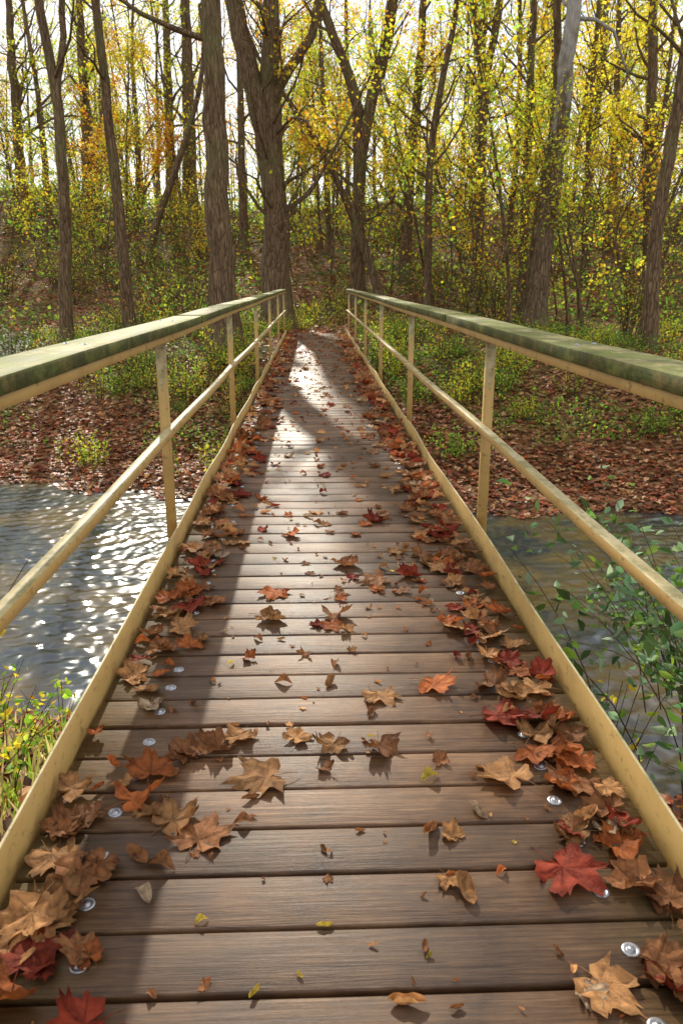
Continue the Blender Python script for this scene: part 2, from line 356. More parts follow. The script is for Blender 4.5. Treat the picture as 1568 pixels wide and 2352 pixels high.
def washer_mesh():
    v = []; n = 14
    for r, z in ((.0185, 0), (.0176, .0018), (.0118, .0012), (.0105, .0003), (.0085, .0003), (.0074, .0042), (.0001, .0046)):
        v += [(r*math.cos(2*math.pi*j/n), r*math.sin(2*math.pi*j/n), z) for j in range(n)]
    f = [[i*n+j, i*n+(j+1) % n, (i+1)*n+(j+1) % n, (i+1)*n+j] for i in range(6) for j in range(n)]
    return np.array(v), np.array(f)
wv, wf = washer_mesh(); wme = mesh_from('fastener', wv, wf, None, [M_METAL])
rest = B(); cnt = 0
for y, zt in centers:
    if y < .8: continue
    for sx in (-1, 1):
        if rng.random() < (.3 if sx > 0 else .2) and y > 1.4: continue
        x = sx*(.535)+rng.normal(0, .008); yy = y+rng.normal(0, .01)
        if cnt < 98:
            obj('fastener', wme, deck, (x, yy, zt+.0005)); cnt += 1
        else: rest.add(wv+np.array([x, yy, zt+.0005]), wf)
ro = obj('small_fasteners', rest.mesh('fastener_rest', [M_METAL]), deck); ro["kind"] = "stuff"

SP = 3.18; posts_y = [.65+SP*k for k in range(7)]
ysr = np.arange(Y0, Y1+.001, .1)
pm = B(); v, f = box(-.022, .022, -.022, .022, -.22, .99); pm.add(v, f)
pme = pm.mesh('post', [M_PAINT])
for s in (-1, 1):
    rail = bpy.data.objects.new('railing', None); COL.objects.link(rail); rail.parent = bridge
    def X2(a, b_): return (s*a, s*b_) if s > 0 else (s*b_, s*a)
    wav = .004*np.sin(ysr*1.7+s)+.003*np.sin(ysr*.8)
    cb = B(); edges = [Y0, posts_y[1]+.9, posts_y[2]+1.6, posts_y[4]+.1, posts_y[5]+.8, Y1+.02]
    for e0, e1 in zip(edges[:-1], edges[1:]):
        yy = np.linspace(e0+.002, e1-.002, 16); x0, x1 = X2(HW-.010, HW+.15)
        ox = rng.normal(0, .002)
        v, f = sweep(rprof(x0, x1, 1.016, 1.056, .0012), yy, np.full(16, ox)+.002*np.sin(yy*2), .003*np.sin(yy*1.3+s)); cb.add(v, f)
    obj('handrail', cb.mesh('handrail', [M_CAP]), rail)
    x0, x1 = X2(HW+.004, HW+.07)
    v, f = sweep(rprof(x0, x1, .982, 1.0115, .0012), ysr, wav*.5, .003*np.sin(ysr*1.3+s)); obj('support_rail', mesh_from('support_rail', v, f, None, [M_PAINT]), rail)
    x0, x1 = X2(HW+.005, HW+.042)
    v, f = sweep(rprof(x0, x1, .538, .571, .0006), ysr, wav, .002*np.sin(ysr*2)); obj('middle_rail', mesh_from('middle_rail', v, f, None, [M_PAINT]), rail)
    ph = (ysr-.65)/SP
    dx = s*(-.007*np.abs(np.sin(np.pi*ph))**1.5-.007*np.sin(ph*2*np.pi*1.5+s)*np.clip(ysr/8, .2, 1.3)); dz = .004*np.sin(ysr*1.9+s*2)+.003*np.sin(ysr*4.3)
    x0, x1 = X2(HW+.012, HW+.020)
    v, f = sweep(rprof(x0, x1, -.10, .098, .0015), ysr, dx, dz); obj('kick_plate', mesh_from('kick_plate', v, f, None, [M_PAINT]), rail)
    for y in posts_y:
        o = obj('post', pme, rail, (s*(HW+.066), y, 0))
    for y in np.arange(.9, 19.5, 1.59):
        for off in (.05, .12):
            o = obj('bolt', wme, rail, (s*(HW+off), y+off*.6, 1.056+.003*math.sin(y*1.3+s))); o.scale = (.5, .5, 1.2)

# ------------------------------------------------------------------ fallen leaves on the deck
HALF = [(0,1.0),(6,.90),(10,.93),(16,.78),(24,.66),(32,.72),(40,.84),(44,.82),(50,.96),(56,.82),(62,.84),(70,.70),(80,.60),(90,.68),(97,.66),(104,.78),(112,.68),(126,.60),(146,.54),(164,.44),(178,.10)]
def maple(seed, curl):
    r = np.random.default_rng(seed)
    ang = []; rad = []; vein = []
    for a, q in HALF: ang.append(a+r.normal(0, 1.5)); rad.append(q*(1+r.normal(0, .10))); vein.append(1 if a in (0, 50, 104) else 0)
    for a, q in HALF[:0:-1]: ang.append(360-a+r.normal(0, 1.5)); rad.append(q*(1+r.normal(0, .10))); vein.append(1 if a in (50, 104) else 0)
    ang = np.radians(np.array(ang)+90.0); rad = np.array(rad); n = len(ang); vein = np.array(vein)
    if seed % 2: rad = rad*(1-.35*np.exp(-((ang-r.uniform(1, 6))/.5)**2))
    rings = [.02, .22, .42, .6, .76, .9, 1.0]; V = []; C = []
    ph = r.uniform(0, 6, 8)
    for q in rings:
        for a, rr, ve in zip(ang, rad, vein):
            rr2 = rr if q == 1.0 else min(rr, .8)*.35+rr*.65
            x = math.cos(a)*rr2*q; y = math.sin(a)*rr2*q
            z = (q**2)*rr*(.07*math.sin(3*a+ph[0])+.06*math.sin(5*a+ph[3])+.07*math.sin(9*a+ph[1]))+(-.012 if ve else .010)*(1 if q > .1 else 0)
            z += .04*math.sin(5.5*x+3*y+ph[4])*math.sin(6.5*y-2*x+ph[5])+.03*math.sin(13*x+ph[6])*math.sin(12*y+ph[7])+.08*max(0, q-.7)**1.0
            V.append((x, y, z)); C.append(.64 if ve else (1.0 if q < .85 else .78))
    V = np.array(V); C = np.array(C)
    def bend(V, ang, R):
        c, s_ = math.cos(ang), math.sin(ang)
        u = V[:, 0]*c+V[:, 1]*s_; w_ = -V[:, 0]*s_+V[:, 1]*c
        un = (R-V[:, 2])*np.sin(u/R); zn = R-(R-V[:, 2])*np.cos(u/R)
        return np.stack([un*c-w_*s_, un*s_+w_*c, zn], -1)
    V = bend(V, r.uniform(0, 3.14), r.uniform(.65, 1.0)/curl*(1 if seed % 3 else -1.2))
    V = bend(V, r.uniform(0, 3.14), r.uniform(.9, 1.6)/curl)
    F = [[i*n+j, i*n+(j+1) % n, (i+1)*n+(j+1) % n, (i+1)*n+j] for i in range(len(rings)-1) for j in range(n)]
    t = np.linspace(0, 1, 6); P = np.stack([.05*np.sin(t*2+ph[2]), -.05-.8*t, .02+.06*np.sin(t*3)], -1)
    tv, tf = tube(P, np.full(6, .011), 4); F = np.array(F); F = np.concatenate([F, tf+len(V)]); V = np.concatenate([V, tv]); C = np.concatenate([C, np.full(len(tv), .8)])
    return V*.60, F, C
def oval(seed):
    r = np.random.default_rng(seed); V = []; C = []
    for i in range(9):
        t = i/8; w_ = .36*math.sin(math.pi*t**.8)*(1+r.normal(0, .12))+.01
        for j in range(7):
            s_ = (j-3)/3; V.append((s_*w_, t-.5, .1*math.sin(t*5+seed)+abs(s_)*.04)); C.append(.7 if j == 3 else 1)
    V = np.array(V); R = r.uniform(.11, .24); u = V[:, 0].copy(); V[:, 0] = R*np.sin(u/R); V[:, 2] += R*(1-np.cos(u/R))
    F = [[i*7+j, i*7+j+1, (i+1)*7+j+1, (i+1)*7+j] for i in range(8) for j in range(6)]
    return V, np.array(F), np.array(C)
KIND = {'tan': ((.52,.27,.11), 'tan brown curled sycamore leaf lying on bridge planks'),
        'brown': ((.33,.145,.06), 'dull brown dry leaf lying on bridge planks'),
        'red': ((.28,.045,.022), 'dark red maple leaf lying on bridge planks'),
        'rust': ((.45,.135,.038), 'rusty orange leaf lying on bridge planks'),
        'pale': ((.54,.40,.26), 'pale greyish leaf turned underside up on planks'),
        'yellow': ((.6,.46,.08), 'small yellow leaf on bridge planks')}
SH = [maple(100+i, c) for i, c in enumerate([.25, .38, .6, .9, 1.1, 1.6, .32, .75])]+[oval(3), oval(5), oval(8)]
LM = {}
def leafmesh(si, kind):
    if (si, kind) not in LM:
        V, F, C = SH[si]; LM[(si, kind)] = mesh_from('fallen_leaf', V, F, C[:, None]*np.array(KIND[kind][0])[None], [M_DRY], True)
    return LM[(si, kind)]
def put_leaf(x, y, size, kind, si, pile=0.0, tilt=.06, base=0.0):
    me = leafmesh(si, kind); e = Euler((rng.normal(0, tilt), rng.normal(0, tilt), rng.uniform(0, 6.28)))
    sc = size*(.92 if si < 8 else 1.0)
    vv = SH[si][0] @ np.array(e.to_matrix()).T*sc
    xm = HW-.002
    x = min(max(x, -xm-vv[:, 0].min()), xm-vv[:, 0].max())
    o = obj('fallen_leaf', me, None, (x, y, base+pile+.002-np.percentile(vv[:, 2], 4))); o.rotation_euler = e; o.scale = (sc,)*3
    tag(o, KIND[kind][1], 'leaf', 'fallen leaves on the bridge deck'); return o
HERO = [(-.193,1.77,.175,'tan',2),(.476,1.42,.19,'red',0),(-.02,1.92,.14,'tan',3),(.113,1.9,.13,'brown',5),(.31,2.25,.17,'rust',1),(.13,2.19,.15,'tan',0),
 (-.5,1.80,.17,'rust',1),(-.41,1.61,.17,'tan',3),(-.34,1.54,.16,'brown',2),(-.52,1.68,.15,'rust',5),(-.58,2.9,.19,'red',1),(-.25,2.78,.16,'tan',3),(0,2.78,.14,'brown',5),
 (-.235,3.05,.15,'rust',2),(.07,3.38,.17,'brown',4),(.27,4.06,.18,'red',3),(.21,3.17,.16,'brown',2),(.36,3.23,.16,'red',4),(.47,2.05,.17,'red',6),(.645,1.83,.17,'rust',1),
 (.44,1.75,.18,'tan',0),(-.34,1.92,.16,'brown',4),(.6,1.13,.17,'red',3),(-.62,1.21,.17,'red',2),(-.6,1.35,.18,'tan',3),(-.58,1.45,.17,'brown',7),(-.66,1.12,.16,'rust',5),(.64,1.5,.16,'rust',4),
 (-.42,1.88,.14,'brown',4),(.56,1.95,.16,'tan',3),(.62,2.05,.16,'rust',7),(.5,2.22,.14,'brown',5),(-.28,1.98,.12,'tan',6),(.66,1.32,.15,'brown',7),
 (.58,1.72,.16,'brown',2),(.53,1.86,.15,'rust',1),(.66,1.95,.15,'brown',3),(.64,2.2,.15,'tan',0),(.6,2.32,.14,'rust',2),(.66,1.62,.14,'brown',7),(-.63,1.3,.16,'tan',1),(-.66,1.5,.16,'tan',0),(-.65,1.6,.15,'brown',3),(-.67,1.22,.15,'tan',6),
 (-.41,1.46,.07,'brown',9),(.2,1.55,.08,'brown',8),(.25,1.36,.09,'tan',10),(.33,1.62,.07,'pale',8),(.095,1.1,.07,'tan',8),(.23,1.76,.06,'yellow',9),(.43,1.11,.08,'pale',6),(.1,2.08,.06,'brown',10),
 (-.17,2.28,.06,'brown',9),(-.02,2.27,.07,'tan',10),(.22,1.40,.08,'tan',6),(-.05,1.28,.035,'yellow',8),(-.3,1.3,.03,'yellow',9),(.15,1.2,.02,'yellow',10),(-.18,1.13,.035,'yellow',8),
 (-.04,1.80,.06,'brown',5),(.27,1.83,.07,'brown',4),(-.24,1.6,.05,'brown',9),(-.23,1.69,.05,'brown',8),(-.1,2.48,.06,'brown',5),(.06,2.5,.05,'tan',4),(-.29,2.45,.07,'rust',5),(.0,2.4,.05,'brown',9),(-.05,1.5,.03,'brown',10),(.4,1.2,.03,'brown',8)]
nleaf = 0
for h in HERO:
    put_leaf(*h); nleaf += 1
N = 3000; cand = []
for _ in range(N):
    y = 1.0+18.4*rng.uniform(0, 1)**1.05; s = -1 if rng.random() < .43 else 1
    clump = .5+.5*math.sin(y*3.1+s*1.3)*math.sin(y*1.27+s)
    if rng.random() < .70:
        if rng.random() > .45+.55*clump: continue
        if y > 6 and rng.random() < .25: continue
        if y < 2.0 and rng.random() < .62: continue
        if s < 0 and 1.85 < y < 2.65 and rng.random() < .75: continue
        if s > 0 and y < 1.45 and rng.random() < .5: continue
        dist = abs(rng.normal(0, .07+.10*clump))+.015
        if 2.2 < y < 5.2 and s > 0: dist *= 1.5
        x = s*(HW-.01-dist)
    else:
        x = rng.uniform(-.6, .6); dist = HW-abs(x)
        if y < 2.6 and abs(x) < .45 and rng.random() < .85: continue
        if y < 7 and rng.random() < .3: continue
    cand.append((y, x, dist))
cand.sort()
far = []
kinds = ['tan','brown','red','rust','pale']; pw = [.32,.34,.13,.17,.04]
for y, x, dist in cand:
    kd = rng.choice(kinds, p=pw); edge = dist < .28
    size = rng.uniform(.07, .15) if edge else rng.uniform(.03, .11)
    pile = rng.uniform(0, .022)*math.exp(-dist/.12)
    si = int(rng.integers(0, 8)) if rng.random() < (.78 if edge else .5) else int(rng.integers(8, 11))
    if si >= 8: size *= .6
    if nleaf < 299: put_leaf(x, y, size, kd, si, pile, .13 if edge else .06); nleaf += 1
    else: far.append((x, y, size, kd, si, pile))
for q in range(420):      # crumbs and torn bits
    far.append((rng.uniform(-.68, .68), 1.05+13*rng.uniform(0, 1)**1.2, rng.uniform(.008, .032), str(rng.choice(['brown', 'tan', 'rust', 'yellow'], p=[.5, .25, .18, .07])), int(rng.choice([2, 5, 8, 9, 10])), 0))
b = B()
for x, y, size, kd, si, pile in far:
    e = Euler((rng.normal(0, .14), rng.normal(0, .14), rng.uniform(0, 6.28))); vv = SH[si][0] @ np.array(e.to_matrix()).T*size*1.05
    xm = HW-.002; x = min(max(x, -xm-vv[:, 0].min()), xm-vv[:, 0].max())
    b.add(vv+np.array([x, y, pile+.002-np.percentile(vv[:, 2], 4)]), SH[si][1], SH[si][2][:, None]*np.array(KIND[kd][0])[None]*rng.uniform(.7, 1.2))
o = obj('scattered_leaves', b.mesh('scattered_leaves', [M_DRY], True)); tag(o, 'dry leaves and crumbs strewn along the planks', 'leaves', kind='stuff')

# ------------------------------------------------------------------ litter on the banks
LIT = [(.46,.14,.045),(.36,.08,.035),(.52,.24,.09),(.26,.10,.04),(.38,.105,.04),(.58,.34,.16),(.15,.065,.03)]
def litter(name, n, xr, yr, smin, smax, pal, label, tmpl, lift=.02, mask=None):
    x = rng.uniform(*xr, n); y = rng.uniform(*yr, n); z = height(x, y); ok = z > -2.02
    ok &= ~((np.abs(x) < .95) & (y < 19.9) & (z > -.3))
    if mask is not None: ok &= mask(x, y)
    x, y, z = x[ok], y[ok], z[ok]; n = len(x)
    v, f, c = scatter(*tmpl, np.stack([x, y, z+lift+rng.uniform(0, .03, n)], -1), rng.uniform(smin, smax, n), pick(pal, n, .4), .4)
    o = obj(name, mesh_from(name, v, f, c, [M_LITTER])); tag(o, label, 'leaves', kind='stuff')
def lowmaple():
    P = [(0,-.1),(.25,-.35),(.3,-.1),(.55,.0),(.35,.2),(.25,.4),(0,.65),(-.25,.4),(-.35,.2),(-.55,.0),(-.3,-.1),(-.25,-.35)]
    V = [(0, .05, 0)]+[(p[0], p[1], .12*abs(p[0])+.06*math.sin(i*2.1)) for i, p in enumerate(P)]
    F = [[0, 1+2*k, 2+2*k, 1+(2*k+2) % 12] for k in range(6)]
    return V, F
LOWM = lowmaple()
litter('bank_leaf_litter', 34000, (-9, 9.5), (9.5, 18.5), .055, .115, LIT, 'thick carpet of red-brown fallen leaves on the far bank', LOWM, mask=lambda x, y: (yprime(x, y) < 14.4+fbm(x, y, 1.3)*1.3) | (rng.random(len(x)) < .4))
litter('near_bank_leaf_litter', 8500, (-4.5, 4.5), (-1, 6.2), .07, .13, LIT+[(.55,.10,.03),(.6,.22,.04)], 'red and brown fallen leaves on the near bank', LOWM)
litter('hillside_leaf_litter', 18000, (-24, 26), (18.5, 48), .10, .18, LIT, 'brown fallen leaves across the wooded hillside', LOWM)

# ------------------------------------------------------------------ plants
GRN = [(.22,.42,.04),(.35,.56,.05),(.50,.66,.07),(.14,.28,.03)]
YEL = [(.80,.68,.05),(.93,.70,.045),(.62,.66,.06),(.93,.60,.03)]
ORA = [(.92,.40,.03),(.93,.50,.04),(.85,.30,.022),(.88,.60,.05)]
DKG = [(.10,.19,.035),(.15,.26,.05),(.22,.35,.08),(.07,.13,.03)]
BLG = [(.14,.26,.12),(.22,.36,.18),(.34,.50,.28),(.10,.2,.08)]
PALE = [(.5,.55,.38),(.65,.68,.55),(.3,.38,.18)]
def weed(name, nst, h, spread, nl, ls, pal, tmpl=OVATE, droop=.5, sr=1.0):
    sb = B(); LP = []
    for _ in range(nst):
        a = rng.uniform(0, 6.28); r = abs(rng.normal(0, spread*.35)); x, y = r*math.cos(a), r*math.sin(a)
        hh = h*rng.uniform(.55, 1.1); t = np.linspace(0, 1, 6); lean = rng.uniform(.05, droop)*hh
        P = np.stack([x+math.cos(a)*lean*t**1.7, y+math.sin(a)*lean*t**1.7, -.08+hh*t-.25*lean*t**2], -1)
        v, f = tube(P, np.linspace(.006, .002, 6)*(1+h)*sr, 3); sb.add(v, f)
        k = max(2, int(nl*rng.uniform(.6, 1.3))); tt = rng.uniform(.2, 1, k)
        LP.append(np.stack([np.interp(tt, t, P[:, q]) for q in range(3)], -1)+rng.normal(0, ls*.55, (k, 3)))
    LP = np.concatenate(LP); n = len(LP)
    v, f, c = scatter(*tmpl, LP, ls*rng.uniform(.6, 1.25, n), pick(pal, n, .3))
    return sb.mesh(name+'_stems', [M_BARK], True), mesh_from(name+'_foliage', v, f, c, [M_HERB])
def place_plant(kind, meshes, x, y, sc, label, cat, group, z=None):
    o = obj(kind, meshes[0], None, (x, y, float(height(x, y)) if z is None else z)); o.rotation_euler = (0, 0, rng.uniform(0, 6.28)); o.scale = (sc,)*3
    c = obj('foliage', meshes[1], o); tag(o, label, cat, group); return o
weeds = [(weed('w', 26, .75, .7, 18, .065, GRN+YEL), 'leafy yellow-green weeds growing on the creek bank'),
         (weed('w', 30, .55, .8, 16, .055, GRN), 'low green weeds on the creek bank'),
         (weed('w', 18, 1.1, .6, 16, .06, YEL+GRN[1:3]), 'tall yellowing weeds on the creek bank')]
for q in range(78):
    x = rng.uniform(-8.5, 9.5); y = (rng.uniform(15.0, 20.8) if q < 66 else rng.uniform(13.9, 15.6))-.23*x
    if abs(x) < 1.5: x = math.copysign(rng.uniform(1.5, 3.2), x)
    if q >= 66: x = rng.uniform(-4.6, -1.4) if q % 3 else rng.uniform(1.5, 6)
    w_ = weeds[int(rng.integers(0, 3))]; place_plant('weed_plant', w_[0], x, y, rng.uniform(.55, 1.15), w_[1], 'plant', 'weeds along the banks')
for x, y, s_ in ((-.9, 21.5, 1), (-.35, 22.2, .9), (.45, 21.8, .7), (.1, 23.5, 1.2), (1.3, 21.2, 1.1), (-1.4, 20.3, 1.0), (1.7, 19.9, 1.0), (-.7, 24, 1.3), (.8, 24.5, 1.3), (-.2, 26, 1.5), (.9, 27, 1.5), (-1.2, 27.5, 1.6)):
    place_plant('weed_plant', weeds[2 if x > 0 else 0][0], x, y, s_*.7, 'bright yellow-green weeds at the end of the bridge', 'plant', 'weeds along the banks')
aster = weed('a', 50, 1.1, 1.1, 22, .07, PALE)
for x, y in ((-7.6, 17.2), (-6.9, 18.0), (-8.3, 18.3)):
    place_plant('aster_bush', aster, x, y, 1.0, 'pale whitish flowering bush on the bank top', 'bush', 'pale bushes')
rb = weed('r', 36, 1.35, .85, 24, .078, DKG+BLG+GRN[:2], OVATE, .95, .35)
for x, y, z, s_ in ((2.05, 3.2, -1.1, 1.0), (2.4, 3.8, -1.2, 1.15), (2.6, 4.8, -1.5, 1.0), (2.0, 2.6, -1.1, .7)):
    place_plant('leafy_bush', rb, x, y, s_, 'green leafy bush with open sprigs on the near bank', 'bush', 'near bank bushes', z)
lb = weed('l', 26, .8, .65, 12, .062, YEL+GRN+GRN[1:3], OVATE, .6, .5)
for x, y, s_ in ((-1.8, 3.4, .9), (-2.2, 4.1, 1.0), (-2.3, 3.2, 1.0), (-1.75, 4.6, .75), (-1.7, 2.7, .6)):
    place_plant('weed_plant', lb, x, y, s_, 'slender yellow-green weeds on the near bank', 'plant', 'weeds along the banks')
tw = weed('t', 10, 1.3, .5, 8, .08, YEL+GRN, OVATE, .5, .5)
place_plant('weed_plant', tw, -2.3, 4.0, 1.1, 'tall sparse stems with yellow-green leaves', 'plant', 'weeds along the banks')
place_plant('weed_plant', tw, 1.7, 4.2, .9, 'tall sparse stems with yellow-green leaves', 'plant', 'weeds along the banks')
# grass on the near bank
n = 2000; gx = rng.uniform(-3.6, -1.0, n); gy = rng.uniform(2.0, 5.4, n); ok = (fbm(gx, gy, 2.2)+rng.normal(0, .2, n) > .05) & (height(gx, gy) > -2.0); gx, gy = gx[ok], gy[ok]
gx2 = rng.uniform(1.0, 3.4, 900); gy2 = rng.uniform(1.8, 5.4, 900); ok = (fbm(gx2, gy2, 2.2) > .1) & (height(gx2, gy2) > -2.0); gx = np.concatenate([gx, gx2[ok]]); gy = np.concatenate([gy, gy2[ok]]); n = len(gx)
tv = np.array(BLADE[0])[:, [0, 2, 1]]
v, f, c = scatter(tv, BLADE[1], np.stack([gx, gy, height(gx, gy)-.01], -1), rng.uniform(.12, .30, n), pick([(.42,.50,.08),(.30,.42,.05),(.58,.52,.16),(.62,.50,.22)], n, .3), .3)
o = obj('bank_grass', mesh_from('bank_grass', v, f, c, [M_HERB])); tag(o, 'yellow-green grass blades on the near bank', 'grass', kind='stuff')

def cover(name, n, xr, yr, pal, smin, smax, h, thr, label, freq=1.1):
    x = rng.uniform(*xr, n); y = rng.uniform(*yr, n); z = height(x, y)
    ok = (fbm(x, y, freq)+rng.normal(0, .15, n) > thr) & (z > -1.75) & ~((np.abs(x) < 1.0) & (y < 23))
    x, y, z = x[ok], y[ok], z[ok]; n = len(x)
    hh = h*np.clip(.5+fbm(x, y, freq*2.3), .15, 1.6)
    v, f, c = scatter(*LEAF, np.stack([x, y, z+rng.uniform(0, 1, n)**1.5*hh], -1), rng.uniform(smin, smax, n), pick(pal, n, .4))
    o = obj(name, mesh_from(name, v, f, c, [M_HERB])); tag(o, label, 'plants', kind='stuff')
cover('bank_ground_cover', 70000, (-10, 11), (13.2, 22), GRN+DKG, .04, .08, .42, .06, 'low green ground cover on the creek bank')
cover('hillside_undergrowth', 100000, (-27, 29), (21, 50), GRN+GRN[:3]+DKG+YEL[:1]+[(.3,.17,.07),(.24,.12,.05)], .07, .18, 1.2, .03, 'low tangled undergrowth on the hillside', .6)
cover('hilltop_undergrowth', 46000, (-42, 44), (39, 76), GRN+DKG+YEL, .16, .30, 2.2, -.25, 'bushy undergrowth along the hilltop', .5)

# ------------------------------------------------------------------ trees
def unit(v): return v/(np.linalg.norm(v)+1e-9)
def grow(sb, LP, pts, r0, r1, nb, start, blen, nl, sides=9, flare=True, ns=5, twigsides=3, spread=.16):
    P = smooth_pts(pts, 2)
    seg = np.concatenate([[0], np.cumsum(np.linalg.norm(np.diff(P, axis=0), axis=1))]); Lt = seg[-1]
    m = max(6, int(Lt/.45)); tt = np.linspace(0, 1, m)
    if flare: tt = tt**1.15
    P = np.stack([np.interp(tt*Lt, seg, P[:, k]) for k in range(3)], -1)
    P[1:-1, :2] += rng.normal(0, r0*.07, (m-2, 2))
    R = r0+(r1-r0)*tt
    if flare: R = R*(1+.55*np.exp(-tt*Lt/.45))
    v, f = tube(P, R, sides, .09); sb.add(v, f)
    for q in range(nb):
        t = start+(1-start)*rng.uniform(0, 1)**.9
        p0 = np.array([np.interp(t, tt, P[:, k]) for k in range(3)]); rr = float(np.interp(t, tt, R))
        T = unit(P[-1]-P[max(0, int(t*m)-2)]) if t < .98 else unit(P[-1]-P[-3])
        a = rng.uniform(0, 6.28); ang = rng.uniform(.5, 1.3); h = np.array([math.cos(a), math.sin(a), 0])
        d = unit(math.cos(ang)*T+math.sin(ang)*h); L = blen*(1.15-.6*(t-start)/(1-start+1e-6))*rng.uniform(.5, 1.3)
        pts2 = [p0]; dd = d.copy()
        for s_ in range(5):
            dd = unit(dd+rng.normal(0, .24, 3)+np.array([0, 0, .12])); pts2.append(pts2[-1]+dd*L/5)
        P2 = np.array(pts2); rb_ = min(rr*.4, .018*L+.01)
        v, f = tube(P2, np.linspace(rb_, .010, 6), 5 if rb_ > .03 else 4); sb.add(v, f)
        for w_ in range(ns):
            u = rng.uniform(.25, 1); q0 = np.array([np.interp(u*5, np.arange(6), P2[:, k]) for k in range(3)])
            d2 = unit(unit(P2[-1]-P2[0])+rng.normal(0, .6, 3)); L2 = L*rng.uniform(.2, .45)
            P3 = [q0]
            for s_ in range(3): d2 = unit(d2+rng.normal(0, .25, 3)+np.array([0, 0, .03])); P3.append(P3[-1]+d2*L2/3)
            P3 = np.array(P3); v, f = tube(P3, np.linspace(.012, .005, 4), twigsides); sb.add(v, f)
            k = int(nl*rng.choice([0, .4, 1, 1.6, 2]))
            if k:
                g_ = rng.uniform(.2, 1.05, k)*3
                LP.append(np.stack([np.interp(g_, np.arange(4), P3[:, z]) for z in range(3)], -1)+rng.normal(0, spread, (k, 3)))
def sun_cull(LPa, keep=.2, thick=False):
    t = LPa[:, 2]/S[2]; gx = LPa[:, 0]-S[0]*t; gy = LPa[:, 1]-S[1]*t
    inn = (gx > -9) & (gx < 6) & (gy > 0) & (gy < 20)
    kp = np.clip(keep+.75*fbm(gx, gy, .9), 0, 1); kp = np.where(gy > 7, np.minimum(kp, .03), kp)
    if thick: kp = np.where((gy > 8) & (np.abs(gx) > .9), .35, kp)
    kp = np.where((gx < -1.2) & (gy > 3) & (not thick), .02, kp)
    return LPa[(~inn) | (rng.random(len(LPa)) < kp)]
def tree(d, pts, r0, r1, label, pal, nb=14, start=.4, blen=3.0, nl=14, forks=(), bark=None, top=None, ls=.12, lf=1.7, thick=False):
    P = [at(u, v, d) for u, v in pts]; base = P[0].copy()
    gz = float(height(base[0], base[1]))
    if base[2] > gz+.15: P = [np.array([base[0]+(base[0]-P[1][0])*.15, base[1], gz-.15])]+P
    else: P[0][2] = gz-.15
    last = P[-1]; dirn = unit(P[-1]-P[-2])
    H = rng.uniform(12, 14) if top is None else top
    if last[2] < H: P += [last+unit(dirn+np.array([0, 0, .6]))*(H-last[2])*.5+rng.normal(0, .2, 3), last+unit(dirn+np.array([0, 0, .9]))*(H-last[2])+rng.normal(0, .4, 3)]
    org = np.array([P[0][0], P[0][1], gz]); sb = B(); LP = []
    nl = int(nl*lf)
    grow(sb, LP, P, r0, r1*.45, nb, start, blen, nl, 12)
    for fp, fr0, fr1, fnb in forks:
        FP = [at(u, v, d+.4*(k-1)*rng.uniform(-.4, .6)) if k > 1 else at(u, v, d) for k, (u, v) in enumerate(fp)]
        dn = unit(FP[-1]-FP[-2]); FP += [FP[-1]+unit(dn+np.array([0, 0, .5]))*2.5]
        grow(sb, LP, FP, fr0, fr1, fnb, .3, blen*.8, nl, 8, False)
    LPa = sun_cull(np.concatenate(LP), thick=thick); n = len(LPa)
    v, f, c = scatter(*LEAF, LPa-org, rng.uniform(ls*.6, ls*1.3, n), pick(pal, n, .35))
    e = bpy.data.objects.new('tree', None); COL.objects.link(e); e.location = org
    tag(e, label, 'tree', 'trees in the wood')
    sb.V = [x-org for x in sb.V]
    obj('trunk', sb.mesh('trunk', [bark or M_BARK], True), e); obj('crown', mesh_from('crown', v, f, c, [M_CROWN]), e)
YG = YEL+GRN[1:3]; YO = YEL+ORA
tree(19, [(522,805),(508,600),(494,350),(487,120),(480,-150),(470,-480)], .34, .27, 'thick straight grey-brown tree beside the bridge end', YG, 14, .55, 3, 14, top=11)
tree(23, [(634,695),(630,500),(626,330),(618,230),(624,0),(640,-250)], .43, .30, 'massive forked tree with orange leaves clinging to trunk', ORA+YEL[:2], 44, .12, 2.4, 24,
     forks=[([(628,480),(618,380),(598,270),(568,150),(543,50),(520,-150)], .28, .2, 8), ([(628,250),(645,180),(690,120),(722,75),(735,-30)], .14, .07, 7), ([(640,500),(665,475),(700,455),(722,430)], .07, .03, 3)], thick=True, ls=.11, top=10.5)
tree(26, [(822,700),(822,500),(828,330),(815,200),(772,100),(735,0),(700,-150)], .25, .15, 'dark forked tree with orange and yellow leaves', YO, 26, .2, 2.8, 18,
     forks=[([(824,440),(832,340),(852,230),(885,130),(900,0),(920,-200)], .2, .12, 8)], thick=True, ls=.12)
tree(25, [(868,660),(810,500),(745,350),(660,225),(600,150)], .15, .08, 'thin tree leaning steeply across its neighbours', YO, 10, .3, 2, 12, top=8, thick=True)
tree(24, [(980,795),(982,600),(985,400),(1000,250),(1030,120),(1050,20),(1060,-200)], .13, .10, 'slender dark tree on the creek bank', YEL, 12, .25, 2.4, 14)
tree(30, [(930,620),(940,400),(960,200),(975,0),(975,-200)], .22, .18, 'straight brown tree in the wood', YO, 16, .2, 3, 15)
tree(27, [(1092,725),(1100,500),(1108,300),(1105,120),(1085,0),(1060,-200)], .2, .16, 'tall forked tree with yellow leaves', YEL, 20, .2, 3, 16, forks=[([(1103,380),(1108,260),(1125,120),(1150,0),(1160,-150)], .14, .09, 6)])
tree(21, [(1232,755),(1243,600),(1272,400),(1292,250),(1305,100),(1318,0),(1335,-300)], .26, .21, 'thick leaning tree with mottled pale upper bark', YEL, 14, .5, 3, 14, bark=M_BARKP)
